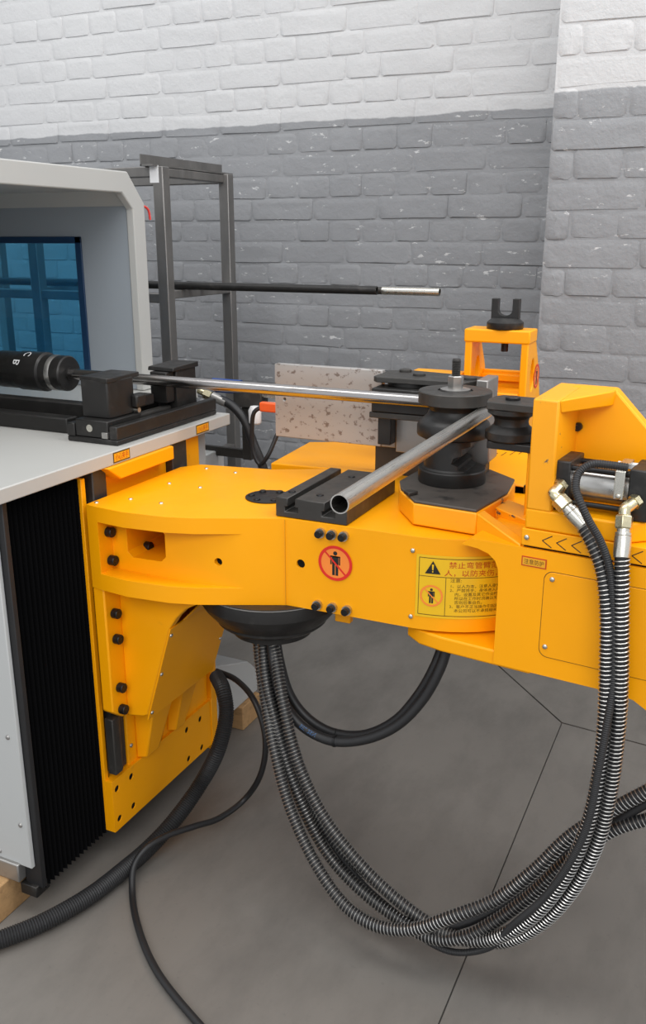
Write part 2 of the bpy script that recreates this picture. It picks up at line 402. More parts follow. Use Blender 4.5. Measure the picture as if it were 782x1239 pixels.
# ================================================================ pipe rack behind the machine
rk = thing('pipe_rack', (-2.5, 3.13, 0), 'raw steel pipe rack of square tube standing against the brick wall', 'rack')
for x in (-1.968, -2.575, -3.2):
    for y in (2.85, 3.30): obj('post', B(x - .022, x + .022, y - .022, y + .022, 0, 1.845), 'rackm', rk, .003)
for z in (1.845, ):
    for y in (2.85, 3.30): obj('top_rail', B(-3.222, -1.963, y - .02, y + .02, z - .035, z), 'rackm', rk, .003)
obj('end_rail', B(-2.005, -1.965, 2.87, 3.28, 1.812, 1.843), 'rackm', rk, .003)
for z in (1.415, .75, .2):
    obj('shelf_rail', B(-3.2, -1.968, 2.835, 2.872, z - .045, z - .01), 'rackm', rk, .003)
    for x in (-1.968, -2.575, -3.2): obj('shelf_bar', B(x - .018, x + .018, 2.87, 3.28, z - .03, z), 'rackm', rk, .003)
obj('paint_patch', B(-2.0, -1.9622, 2.8268, 2.8285, 1.79, 1.848), 'letter', rk)
o = tag(obj('angle_iron', prism(B(-2.02, -2.015, 2.80, 3.35, 1.845, 1.885), [(-2.02, 1.845), (-1.965, 1.845), (-1.965, 1.851), (-2.02, 1.851)], 2.80, 3.35, 'xz'), 'rackm'), 'short length of dark angle iron lying across the top of the pipe rack', 'angle iron'); origin_to(o, (-1.97, 3.05, 1.845))
def pipe(name, x0, x1, y, z, r, m, label):
    o = LA([(r * .8, x0), (r, x0), (r, x1), (r * .8, x1), (r * .8, x1 - .03), (0, x1 - .03)], (0, y, z), (1, 0, 0), 20)
    o = tag(obj(name, o, m), label, 'pipe', 'pipes on the rack shelf'); origin_to(o, ((x0 + x1) / 2, y, z)); ORG[o.name] = ((x0 + x1) / 2, y, z); return o
pipe('steel_pipe', -3.3, -1.165, 2.935, 1.430, .0145, 'black', 'shorter black steel pipe on the rack shelf')
lp = pipe('steel_pipe', -3.1, -.955, 2.975, 1.4275, .0125, 'gun', 'longer pipe with bare metal end reaching out past the rack')
obj('bare_end', LA([(.0122, -1.16), (.0134, -1.16), (.0134, -.954), (.0105, -.954), (.0105, -.97)], (0, 2.975, 1.4275), (1, 0, 0), 20), 'zinc', lp)
pipe('steel_pipe', -3.25, -1.80, 3.06, 1.426, .011, 'rackm', 'thin grey pipe at the back of the rack shelf')

# ================================================================ machine base
mb = thing('machine_base', (-2.2, 1.8, 0), 'white tube bender base with grey worktop and black bellows on its end', 'machine')
obj('cabinet', B(-3.3, -1.44, 1.372, 2.25, .10, 1.068), 'white', mb, .004)
sp = obj('side_panel', B(-3.3, -1.404, 1.350, 1.362, .145, 1.068), 'white', mb, .002)
for p in ((-1.431, .739), (-1.429, .498), (-1.421, .263), (-1.499, .166), (-1.434, .94)): put('screw', SCREW_G, sp, (p[0] - .004, 1.350, p[1]), (0, -1, 0))
obj('skirt', PR([(-3.3, .10), (-1.44, .10), (-1.44, .15), (-3.3, .15)], 1.34, 1.38, 'xz'), 'milled', mb, .003)
obj('bellows_end_plate', B(-1.44, -1.387, 1.3625, 1.377, .085, 1.062), 'rubber', mb, .002)
pts = []; N = 15; ya, yb = 1.378, 1.611
for k in range(2 * N + 1): pts.append((-1.392 - (.026 if k % 2 else 0), ya + (yb - ya) * k / (2 * N)))
bl = nb(); z0, z1 = .075, 1.056
prism(bl, pts + [(x - .05, y) for x, y in reversed(pts)], z0, z1); obj('bellows', bl, 'bellows', mb, smooth=15)
obj('bellows_shoe', B(-1.45, -1.40, 1.352, 1.40, .06, .09), 'black', mb, .002)
wt = obj('worktop', PR([(-3.4, 1.3114), (-1.362, 1.3114), (-1.362, 2.268), (-1.70, 2.268), (-1.70, 2.62), (-3.4, 2.62)], 1.070, 1.104), 'table', mb, .003)
def label_x(parent, y, z, w, h, s, x):
    l = obj('label', B(x, x + .0008, y - w / 2, y + w / 2, z - h / 2, z + h / 2), 'ink_brown', parent)
    obj('label_face', B(x + .0008, x + .0012, y - w / 2 + .003, y + w / 2 - .003, z - h / 2 + .003, z + h / 2 - .003), 'lab', l)
    v, f = text2d(s, h * .72); mxx = max(p[0] for p in v); k = (w - .014) / mxx
    obj('lettering', put2d(nb(), v, f, lambda a, b: (x + .0015, y - w / 2 + .007 + a * k, z - h * .26 + b)), 'ink_red', l)
label_x(wt, 1.744, 1.088, .066, .026, '小心夹手', -1.362); label_x(wt, 2.115, 1.088, .066, .026, '小心夹手', -1.362)
obj('slide_rail', B(-1.44, -1.378, 1.648, 1.70, .24, 1.07), 'gun', mb, .003)
obj('slide_rail', B(-1.44, -1.378, 1.985, 2.055, .28, 1.07), 'gun', mb, .003)
obj('end_beam', B(-1.44, -1.392, 2.062, 2.14, .95, 1.068), 'yellow', mb, .004)
obj('end_upright', B(-1.44, -1.40, 1.70, 1.985, .3, 1.068), 'yellow', mb, .004)
hb = nb(); hexa(hb, [(-1.40, 1.675, 1.07), (-1.40, 1.96, 1.07), (-1.352, 1.955, 1.07), (-1.352, 1.675, 1.07), (-1.40, 1.72, 1.034), (-1.40, 1.96, 1.034), (-1.352, 1.955, 1.034), (-1.352, 1.725, 1.034)])
obj('top_bar', hb, 'yellow', mb, .003)
obj('edge_strip', B(-1.43, -1.383, 1.6115, 1.627, .10, 1.056), 'yellow', mb, .002)
fo = obj('foot_beam', PR([(2.16, .088), (2.46, .088), (2.46, .17), (2.40, .225), (2.16, .3114)], -1.75, -1.40, 'yz'), 'white', mb, .004)
obj('rear_box', B(-1.72, -1.505, 2.32, 2.46, .80, .945), 'white', mb, .004)
obj('rear_column', B(-1.75, -1.60, 2.24, 2.46, .2, 1.07), 'gun', mb, .004)
# wooden blocks
def wood(x0, x1, y0, y1, h, label):
    o = tag(obj('wood_block', B(x0, x1, y0, y1, 0, h), 'wood', None, .004), label, 'wood block'); origin_to(o, ((x0 + x1) / 2, (y0 + y1) / 2, 0))
wood(-1.68, -1.475, 1.29, 1.46, .0995, 'pale wooden block under the side panel corner of the machine base')
wood(-1.50, -1.385, 2.33, 2.45, .0875, 'brown wooden block under the white foot beam behind the conduit')

# ================================================================ hood
hd = thing('safety_hood', (-2.5, 2.2, 1.104), 'pale grey sheet metal hood with blue tinted window over the worktop', 'machine hood')
X0, X1 = -1.835, -3.3
prof = [(1.2, 1.802), (2.474, 1.802), (2.556, 1.708), (2.556, 1.105), (2.494, 1.105), (2.494, 1.690), (2.440, 1.738), (1.2, 1.738)]
obj('front_frame', PR(prof, X0 - .03, X0, 'yz'), 'hood', hd, .004)
obj('roof', PR([(1.2, 1.800), (2.473, 1.800), (2.54, 1.72), (2.50, 1.70), (2.46, 1.745), (1.2, 1.745)], X1, X0 - .031, 'yz'), 'hood', hd)
wx, wz0, wz1 = -2.075, 1.15, 1.592
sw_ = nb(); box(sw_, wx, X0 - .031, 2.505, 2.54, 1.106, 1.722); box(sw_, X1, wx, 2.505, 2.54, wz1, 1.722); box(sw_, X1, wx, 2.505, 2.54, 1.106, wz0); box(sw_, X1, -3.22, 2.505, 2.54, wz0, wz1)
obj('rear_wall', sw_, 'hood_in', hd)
wn = obj('window', B(-3.225, wx + .006, 2.512, 2.518, wz0 - .005, wz1 + .005), 'acrylic', hd)
fr = nb(); box(fr, wx - .012, wx + .014, 2.498, 2.5045, wz0, wz1 + .014); box(fr, -3.22, wx + .014, 2.498, 2.5045, wz1 - .008, wz1 + .014)
obj('window_frame', fr, 'acrylic_edge', wn, .002)
obj('front_shade_wall', B(X1, X0 - .031, 1.2, 1.23, 1.106, 1.744), 'hood', hd, .004)  # out of view, added to darken the inside of the hood
obj('end_shade_wall', B(X1, X1 + .03, 1.231, 2.504, 1.106, 1.744), 'hood', hd)  # unseen closure, added so light enters only by the open end
obj('rubber_strip', B(X0 - .085, X0 - .05, 2.562, 2.590, 1.105, 1.70), 'rubber', hd, .004)
obj('cable', sweep(nb(), spline([(-1.87, 2.576, 1.690), (-1.865, 2.59, 1.703), (-1.86, 2.61, 1.692), (-1.86, 2.618, 1.66)], .01), .004, 8), 'pink_cable', hd)

# ================================================================ chuck on its rail
ck = thing('tube_chuck', (-2.0, 2.046, 1.104), 'black cylindrical tube chuck gripping the straight end of the tube', 'chuck')
c = (0, 2.046, 1.226); AXX = (1, 0, 0)
bd = obj('body', LA([(0, -2.9), (.052, -2.9), (.052, -2.02), (.054, -2.015), (.054, -1.935), (.057, -1.93), (.057, -1.845), (.051, -1.84), (.051, -1.815)], c, AXX, 48), 'black', ck)
obj('ring', LA([(.050, -1.816), (.0520, -1.815), (.0520, -1.806), (.050, -1.80)], c, AXX, 48), 'steel', ck)
obj('nose', LA([(.049, -1.80), (.051, -1.795), (.051, -1.768), (.048, -1.764), (.018, -1.764), (.018, -1.757), (0, -1.757)], c, AXX, 48), 'black', ck)
def on_chuck(s, xx, ang, size):
    v, f = text2d(s, size)
    def fn(a, b):
        th = math.radians(ang) + a / .0575; r = .0576
        return (xx - b, c[1] - r * math.sin(th), c[2] + r * math.cos(th))
    obj('letter', put2d(nb(), v, f, fn), 'letter', bd)
on_chuck('B', -1.905, 48, .034); on_chuck('C', -1.88, 12, .034)
sl = thing('chuck_rail', (-2.0, 1.9, 1.104), 'pair of dark guide bars lying on the worktop beneath the chuck', 'rail')
obj('bar', B(-3.2, -1.60, 1.83, 1.875, 1.105, 1.145), 'black', sl, .004); obj('bar', B(-3.2, -1.60, 1.935, 1.975, 1.105, 1.165), 'black', sl, .004)
obj('bed', B(-3.2, -1.60, 1.875, 1.935, 1.105, 1.118), 'gun', sl, .002)

# ================================================================ tube clamp on the worktop
tc = thing('tube_clamp', (-1.47, 2.0, 1.104), 'dark steel clamp with two jaws holding the tube on the worktop edge', 'clamp')
bs = obj('base', B(-1.545, -1.388, 1.765, 2.235, 1.105, 1.118), 'black', tc, .003)
obj('front_rail', B(-1.412, -1.388, 1.765, 2.235, 1.118, 1.152), 'black', tc, .003); obj('rear_rail', B(-1.545, -1.521, 1.765, 2.235, 1.118, 1.152), 'black', tc, .003)
obj('lead_screw', CY((-1.465, 0, 1.14), .011, 1.78, 2.22, (0, 1, 0), 20), 'gun', tc)
ft = obj('foot_block', B(-1.520, -1.418, 1.768, 1.91, 1.119, 1.163), 'black', tc, .003)
obj('oil_hole', LA([(.0095, 0), (.007, -.004), (0, -.004)], (-1.475, 1.7675, 1.142), (0, -1, 0), 20), 'zinc', ft)
obj('key', B(-1.436, -1.4175, 1.7645, 1.78, 1.1195, 1.135), 'milled', ft, .001)
jb = nb(); prism(jb, [(-1.518, 1.798), (-1.436, 1.798), (-1.430, 1.81), (-1.430, 1.90), (-1.518, 1.90)], 1.1635, 1.258)
jj = obj('near_jaw', jb, 'black', tc, .003)
obj('jaw_tip', PR([(-1.527, 1.806), (-1.432, 1.794), (-1.428, 1.81), (-1.436, 1.935), (-1.527, 1.935)], 1.254, 1.266), 'black', jj, .002)
obj('jaw_shoe', B(-1.51, -1.46, 1.90, 2.029, 1.1635, 1.193), 'black', jj, .003)
obj('adjuster', B(-1.430, -1.410, 1.885, 1.925, 1.178, 1.212), 'black', jj, .005)
obj('stop', CY((-1.432, 1.90, 1.171), .007, 0, .016, (1, 0, 0), 12), 'zinc', jj)
fj = obj('far_jaw', B(-1.500, -1.432, 2.10, 2.20, 1.119, 1.248), 'black', tc, .003)
obj('jaw_tip', PR([(2.075, 1.247), (2.205, 1.247), (2.205, 1.262), (2.078, 1.258)], -1.510, -1.425, 'yz'), 'black', fj, .002)
obj('jaw_shoe', B(-1.495, -1.44, 2.0625, 2.10, 1.16, 1.246), 'black', fj, .003)

# ================================================================ bent tube
AX = (-.586, 1.97); TZ = 1.226; R = .073; r = .0152
p = [(-1.80, AX[1] + R, TZ), (-1.2, AX[1] + R, TZ), (AX[0] - .05, AX[1] + R, TZ), (AX[0] - .02, AX[1] + R, TZ)]
path = [Vector((x, AX[1] + R, TZ)) for x in [-1.757 + i * .05 for i in range(24)] if x < AX[0] - .02] + [Vector((AX[0], AX[1] + R, TZ))]
nst = len(path)
path += [Vector((AX[0] + R * math.sin(a), AX[1] + R * math.cos(a), TZ)) for a in [k * math.pi / 40 for k in range(1, 21)]]
path += [Vector((AX[0] + R, y, TZ)) for y in (1.93, 1.8, 1.7, 1.6, 1.5, 1.4, 1.3, 1.2, 1.158)]
tb = nb(); fr = frames(path); seg = 32
def rg(p, a, b, rr): return [tb.verts.new(p + (a * math.cos(k * 2 * math.pi / seg) + b * math.sin(k * 2 * math.pi / seg)) * rr) for k in range(seg)]
rings = [rg(p_, a, b, r) for p_, a, b in fr] + [rg(fr[-1][0], fr[-1][1], fr[-1][2], r - .0019)] + [rg(fr[-1][0] + Vector((0, .3, 0)), fr[-1][1], fr[-1][2], r - .0019)]
for a, b in zip(rings, rings[1:]):
    for k in range(seg): tb.faces.new((a[k], a[(k + 1) % seg], b[(k + 1) % seg], b[k]))
tb.faces.new(rings[-1])
o = obj('bent_steel_tube', tb, 'tube2'); o.data.materials.append(M['tube'])
for p_ in o.data.polygons:
    if p_.center.x < AX[0] + .01: p_.material_index = 1
o = tag(o, 'bare steel tube bent to a right angle around the die with open end', 'tube'); origin_to(o, (AX[0], AX[1], TZ))
# ================================================================ bending head (fixed arm on the slide)
bh = thing('bending_head', (-1.2, 1.85, .05), 'yellow cast bending head arm with black bolts and warning signs', 'machine arm')
arc = [(AX[0] + .265 * math.sin(a), AX[1] - .265 * math.cos(a)) for a in [k * math.pi / 28 for k in range(29)]]
plan = [(-1.365, 1.603), (-1.335, 1.597), (-1.25, 1.588), (-1.14, 1.598), (-1.077, 1.616), (-.98, 1.660), (-.915, 1.690), (-.886, 1.703), (-.75, 1.7045)] + arc + [(-.9, 2.20), (-1.12, 2.085), (-1.33, 2.05), (-1.365, 2.0)]
arm = obj('arm', PR(plan, .79, 1.0), 'yellow', bh)
cut(arm, [PR([(-1.330, 1.5), (-1.330, 1.648), (-1.20, 1.640), (-1.10, 1.640), (-1.05, 1.646), (-1.00, 1.6555), (-.962, 1.6655), (-.950, 1.5)], .832, .962),
          PR([(-1.285, .880), (-1.270, .868), (-1.185, .872), (-1.172, .885), (-1.172, .940), (-1.182, .953), (-1.275, .950), (-1.285, .940)], 1.55, 1.90, 'xz'),
          CY((-1.034, 0, .891), .0095, 1.55, 1.80, (0, 1, 0), 20), CY((-.850, 0, .897), .0105, 1.6, 1.85, (0, 1, 0), 20)])
obj('hole_shade_plug', CY((-1.034, 0, .891), .0096, 1.660, 1.662, (0, 1, 0), 20), 'dark', arm)  # black plug painted in for the shade deep in the hole
obj('hole_shade_plug', CY((-.850, 0, .897), .0106, 1.709, 1.711, (0, 1, 0), 20), 'dark', arm)  # same black plug, standing in for shade inside this hole
md = arm.modifiers.new('edge', 'BEVEL'); md.width = .005; md.segments = 2; md.limit_method = 'ANGLE'; md.angle_limit = math.radians(40)
obj('seam', B(-.8875, -.8865, 1.6975, 1.70, .792, .998), 'lab', arm)
fg = obj('mount_flange', PR([(1.603, .455), (1.640, .425), (2.0, .425), (2.0, .79), (1.603, .79)], -1.365, -1.332, 'yz'), 'yellow', bh, .004)
gus = [(-1.333, .79), (-1.05, .79), (-1.098, .772), (-1.138, .750), (-1.166, .722), (-1.189, .688), (-1.268, .436), (-1.28, .428), (-1.333, .418)]
obj('gusset', PR(gus, 1.660, 1.690, 'xz'), 'yellow', bh, .004)
obj('gusset', PR(gus, 1.955, 1.985, 'xz'), 'yellow', bh, .004)
dx, dz = -1.268 + 1.189, .436 - .688
cv = nb(); n_ = Vector((.954, 0, -.300)) * .004
hexa(cv, [(-1.1885, 1.662, .690), (-1.1885, 1.975, .690), (-1.273, 1.975, .42), (-1.273, 1.662, .42)] + [tuple(Vector(q) + n_) for q in ((-1.1885, 1.662, .690), (-1.1885, 1.975, .690), (-1.273, 1.975, .42), (-1.273, 1.662, .42))])
n2_ = Vector((.80, 0, -.60)) * .004; e_ = [(-1.1885, .690), (-1.13, .765)]
hexa(cv, [(-1.1885, 1.72, .690), (-1.1885, 1.975, .690), (-1.140, 1.975, .755), (-1.140, 1.80, .755)] + [tuple(Vector(q) + n2_) for q in ((-1.1885, 1.72, .690), (-1.1885, 1.975, .690), (-1.140, 1.975, .755), (-1.140, 1.80, .755))])
cvo = obj('cover_sheet', cv, 'yellow_sheet', bh)
for f_, y in ((.08, 1.672), (.5, 1.672), (.93, 1.672), (.6, 1.966)):
    put('screw', SCREW, cvo, (-1.1885 - .0845 * f_ + .0038, y, .690 - .27 * f_ - .001), (.95, 0, -.3))
for y, z in ((1.642, .929), (1.645, .856)): put('bolt', BOLT, fg, (-1.3305, y - .012, z), (1, 0, 0))
for y, z in ((1.632, .717), (1.632, .648), (1.632, .514), (1.634, .452)): put('bolt', BOLT, fg, (-1.332, y, z), (1, 0, 0))
put('bolt', BOLT, fg, (-1.285, 1.715, 0.872), (1, 0, 0))
for x, y in ((-1.296, 1.683), (-1.209, 1.685), (-1.294, 1.843), (-1.201, 1.843), (-1.291, 2.016), (-1.196, 2.010), (-1.352, 1.625)): put('screw', SCREW, arm, (x, y, .9995), (0, 0, 1))
def stud(p):
    o = put('bolt', BOLT_S, arm, (p[0], p[1] - .010, p[2]), (0, -1, 0))
    obj('washer', LA([(.0062, 0), (.0112, 0), (.0112, .010), (.0062, .010)], (p[0], p[1], p[2]), (0, -1, 0), 18), 'steel', arm)
for x in (-.799, -.771, -.743): stud((x, 1.7055, .979))
for x in (-.807, -.770, -.734): stud((x, 1.7055, .806))
# sliding carriage below
cr = obj('carriage_plate', B(-1.395, -1.372, 1.70, 2.10, .18, .45), 'yellow', bh, .004)
lb = obj('lower_bar', B(-1.405, -1.362, 1.612, 2.095, .085, .238), 'yellow', bh, .004)
obj('end_cheek', PR([(2.096, .066), (2.13, .066), (2.13, .50), (2.10, .50), (2.10, .24), (2.096, .24)], -1.40, -1.358, 'yz'), 'yellow', bh, .004)
HOLE = [(1.694, .208), (1.632, .208), (1.695, .116), (1.634, .116), (1.965, .205), (2.038, .203), (1.968, .106), (2.041, .104)]
cut(lb, [CY((0, y, z), .0095, -1.366, -1.34, (1, 0, 0), 18) for y, z in HOLE])
for y, z in HOLE: obj('hole_shade_disc', CY((0, y, z), .0093, -1.3665, -1.365, (1, 0, 0), 18), 'dark', lb)  # black discs imitate the shade of deeper holes
wd = nb(); hexa(wd, [(-1.372, 1.735, .46), (-1.372, 1.86, .46), (-1.372, 1.86, .24), (-1.372, 1.735, .24), (-1.30, 1.745, .46), (-1.30, 1.86, .46), (-1.345, 1.80, .242), (-1.345, 1.745, .242)])
obj('wedge_rib', wd, 'yellow', bh, .004)
wd = nb(); hexa(wd, [(-1.372, 1.90, .46), (-1.372, 2.02, .46), (-1.372, 1.95, .245), (-1.372, 1.88, .245), (-1.315, 1.92, .46), (-1.315, 2.02, .46), (-1.345, 1.93, .25), (-1.345, 1.885, .25)])
obj('wedge_rib', wd, 'yellow', bh, .004)
obj('guide_shoe', PR([(-1.372, 1.614), (-1.346, 1.614), (-1.346, 1.640), (-1.352, 1.652), (-1.372, 1.652)], .262, .424), 'gun', bh, .003)
put('screw', SCREW_G, cr, (-1.372, 1.715, .29), (1, 0, 0))
# rotary joint under the arm and its cap on top
fx, fy = -.985, 1.815
obj('hose_flange', LA([(0, .79), (.175, .79), (.176, .786), (.176, .755), (.170, .743), (.144, .712), (.137, .707), (.137, .701), (.126, .692), (.106, .692), (.103, .688), (.100, .668), (.082, .668), (.076, .70), (0, .70)], (fx, fy, 0), seg=64), 'black', bh, smooth=18)
obj('flange_gap', LA([(.10, .786), (.1765, .786), (.1765, .788), (.10, .788)], (fx, fy, 0), seg=64), 'steel', bh)
tcap = obj('top_cap', LA([(0, 1.0005), (.056, 1.0005), (.056, 1.003), (.054, 1.004), (0, 1.004)], (-1.002, 1.836, 0), seg=40), 'black', bh)
for k in range(6): put('screw', BOLT_S, tcap, (-1.002 + .042 * math.cos(k * 1.047 + .3), 1.836 + .042 * math.sin(k * 1.047 + .3), .9955), (0, 0, 1))
obj('lower_bracket', B(-.80, -.76, 1.78, 1.80, .735, .79), 'yellow', bh, .003)
# slotted tool block
tpts = [(-.913, 1.0), (-.739, 1.0), (-.739, 1.046), (-.752, 1.046), (-.752, 1.046)]
tpts = [(-.914, 1.001), (-.739, 1.001), (-.739, 1.046), (-.775, 1.046), (-.775, 1.026), (-.768, 1.026), (-.768, 1.014), (-.800, 1.014), (-.800, 1.026), (-.793, 1.026), (-.793, 1.046), (-.866, 1.046), (-.866, 1.026), (-.859, 1.026), (-.859, 1.014), (-.891, 1.014), (-.891, 1.026), (-.884, 1.026), (-.884, 1.046), (-.914, 1.046)]
tblk = obj('slotted_block', PR(tpts, 1.708, 2.005, 'xz'), 'gun', bh, .0015, seg=1)
for y in (1.76, 1.94): put('bolt', BOLT_S, tblk, (-.828, y, 1.0365), (0, 0, 1))
put('bolt', BOLT_S, tblk, (-.899, 1.76, 1.0365), (0, 0, 1))
# prohibition roundel on the flat face
YF = 1.7032
def roundel(parent, fn, r, ground, man=True, slash=-1, ringm='red', name='roundel'):
    s = obj(name, put2d(nb(), *disc2d(r), lambda a, b: fn(a, b, .0006)), ground, parent)
    obj('figure', put2d(nb(), *man2d(r * 1.42, 0, 0), lambda a, b: fn(a, b, .0009)), 'ink', s)
    obj('slash', put2d(nb(), *bar2d((-r * .66, r * .66), (r * .66, -r * .66), r * .10), lambda a, b: fn(a, b, .0012)), ringm, s)
    obj('ring', put2d(nb(), *ring2d(r * .84, r), lambda a, b: fn(a, b, .0013)), ringm, s); return s
roundel(arm, lambda a, b, h: (-.764 + a, YF - h, .912 + b), .041, 'orange_sign')
# curved warning plate around the arm end
RC = .2652
def oncyl(a, b, h): th = a / RC; q = RC + h; return (AX[0] + q * math.sin(th), AX[1] - q * math.cos(th), .893 + b)
ws = obj('warning_plate', put2d(nb(), *grid2d(0.010, .262, -.072, .070, 40, 1), lambda a, b: oncyl(a, b, .0006)), 'sign_y', arm)
bm = nb()
for q in (grid2d(.016, .256, .0625, .0640, 40, 1), grid2d(.016, .256, -.0665, -.0650, 40, 1), grid2d(.016, .0173, -.0665, .0640), grid2d(.2547, .256, -.0665, .0640), grid2d(.016, .256, .0215, .0228, 40, 1), grid2d(.0735, .0747, -.0660, .0220)):
    put2d(bm, *q, lambda a, b: oncyl(a, b, .0010))
obj('border', bm, 'ink_brown', ws)
obj('triangle', put2d(nb(), [(.0295, .0285), (.0625, .0285), (.046, .0575)], [(0, 1, 2)], lambda a, b: oncyl(a, b, .0020)), 'ink', ws)
bm = nb(); put2d(bm, [(.0448, .037), (.0472, .037), (.0482, .050), (.0438, .050)], [(0, 1, 2, 3)], lambda a, b: oncyl(a, b, .0027)); put2d(bm, *disc2d(.0016, .046, .0335, 10), lambda a, b: oncyl(a, b, .0027))
obj('mark', bm, 'sign_y', ws)
roundel(ws, lambda a, b, h: oncyl(a + .0445, b - .0215, h + .0004), .0245, 'sign_y', ringm='orange_sign', name='small_roundel')
def line(s, x0, y0, h, m, sp=1.0, mx=.25):
    v, f = text2d(s, h); obj('lettering', put2d(nb(), v, f, lambda a, b: oncyl(x0 + a * sp, y0 + b, .0011)), m, ws)
line('禁止弯管臂范围内站', .079, .0445, .0158, 'ink_red', 1.13); line('人，以防夹伤，违者', .070, .0265, .0158, 'ink_red', 1.13)
y = .0125
for s, x in (('注意:', .083), ('1、以人为本，注意人身安全', .083), ('2、严禁将手、身体进入弯管范围', .083), ('内，设置及其它作业时必须停机', .093), ('所以在工作时须确认无人，', .093), ('否则后果自负。', .093), ('3、客户不正当操作引起的损伤，', .083), ('本公司可以不承担相关责任。', .093)):
    big = s.startswith('注'); line(s, x, y - (.0 if big else .001), .0100 if big else .0086, 'ink_brown', 1.1); y -= .0112 if big else .0093
for z in (.968, .817): put('screw', SCREW, arm, (-.585, 1.7045, z), (0, -1, 0))

# ================================================================ swing arm (own frame: u along the arm, v across, z up)
SA = math.radians(-6)
sa = thing('swing_arm', (AX[0], AX[1], 0), 'yellow swinging bend arm carrying the hydraulic clamp cylinder', 'machine arm', local=True, rz=SA)
prof = [(.222, .757), (.47, .757), (.505, .752), (.535, .735), (.575, .69), (.62, .66), (.95, .66), (.95, 1.020), (.16, 1.020), (.14, 1.004), (.175, 1.001), (.198, .994), (.213, .982), (.220, .965), (.222, .94)]
sb = obj('arm', PR(prof, -.27, .20, 'xz'), 'yellow', sa)
cut(sb, [CY((0, 0, 0), .274, .70, 1.0015, seg=72), B(.13, .30, -.05, .3, 1.0035, 1.1)])
put('bolt', BOLT, sb, (.178, .03, 1.045), (0, 0, 1)); obj('bolt_shank', CY((.178, .03, 0), .0085, 1.003, 1.046, seg=16), 'bolt', sb)
md = sb.modifiers.new('edge', 'BEVEL'); md.width = .003; md.segments = 2; md.limit_method = 'ANGLE'; md.angle_limit = math.radians(40)
lowp = [(.30, -.266), (.10, -.262), (.045, -.252), (.005, -.225), (-.015, -.17), (-.02, .12), (.02, .2), (.30, .2)]
obj('lower_fork', PR(lowp, .750, .784), 'yellow', sa, .004)
upp = [(-.105, -.065), (-.075, -.12), (-.003, -.2), (.142, -.198), (.150, -.03), (.125, .09), (.04, .15), (-.06, .13), (-.11, .05)]
pv = obj('pivot_plate', PR(upp, 1.003, 1.051), 'yellow_worn', sa, .003)
obj('wear_plate', PR([(x * .985, y * .985) for x, y in upp], 1.0512, 1.0575), 'plate_dark', pv, .002)
bm = nb(); prism(bm, [(-.045, -.163), (-.025, -.178), (-.015, -.15), (-.035, -.145)], 1.0576, 1.066); obj('stop_lug', bm, 'gun', pv, .002)
sh = nb()
hexa(sh, [(.142, -.198, 1.003), (.262, -.268, 1.003), (.262, -.235, 1.003), (.145, -.165, 1.003), (.142, -.198, 1.051), (.262, -.268, 1.024), (.262, -.235, 1.024), (.145, -.165, 1.051)])
hexa(sh, [(.146, -.10, 1.003), (.262, -.14, 1.003), (.262, -.06, 1.003), (.148, -.03, 1.003), (.146, -.10, 1.040), (.262, -.14, 1.028), (.262, -.06, 1.028), (.148, -.03, 1.042)])
obj('shoulder', sh, 'yellow_worn', sa, .003)
gb = obj('guide_bar', B(.264, .95, -.27, .15, 1.0250, 1.0595), 'yellow', sa, .002)
obj('gap_shade_strip', B(.268, .95, -.262, .15, 1.019, 1.026), 'dark', gb)  # black strip stands in for the shaded gap below the guide bar
bm = nb()
for u in (.306, .334, .363, .445, .475):
    for s in (-1, 1): put2d(bm, *bar2d((u, 1.041), (u + .019, 1.041 + s * .012), .0018), lambda a, b: (a, -.2706, b))
obj('arrow_marks', bm, 'ink', gb)
put('screw', SCREW, gb, (.275, -.27, 1.042), (0, -1, 0))
# inspection cover, on the front
cw = nb(); x0, x1, z0, z1, rr = .316, .92, .800, .980, .018
pp = [(x0 + rr * (1 - math.cos(a)) , z1 - rr * (1 - math.sin(a))) for a in [k * math.pi / 12 for k in range(7)]] + [(x1, z1), (x1, z0)] + [(x0 + rr * (1 - math.sin(a)), z0 + rr * (1 - math.cos(a))) for a in [k * math.pi / 12 for k in range(7)]]
cm = sum(q[0] for q in pp) / len(pp); obj('cover_gap', PR([(q[0] + (.0012 if q[0] > .6 else -.0012), q[1] + (.0012 if q[1] > .89 else -.0012)) for q in pp], -.2706, -.269, 'xz'), 'ink_brown', sb)
co = obj('cover_plate', PR(pp, -.2720, -.269, 'xz'), 'yellow_sheet', sa, .0008, seg=1)
for u, z in ((.332, .966), (.328, .822), (.62, .966)): put('screw', SCREW, co, (u, -.2720, z), (0, -1, 0))
l = obj('label', B(.268, .318, -.2712, -.2704, .9835, 1.0035), 'ink_red', sb); obj('label_face', B(.2702, .3158, -.2716, -.2712, .9857, 1.0013), 'lab', l)
v, f = text2d('注意防护', .0115); k = .040 / max(q[0] for q in v); obj('lettering', put2d(nb(), v, f, lambda a, b: (.273 + a * k, -.2719, .9892 + b)), 'ink_brown', l)
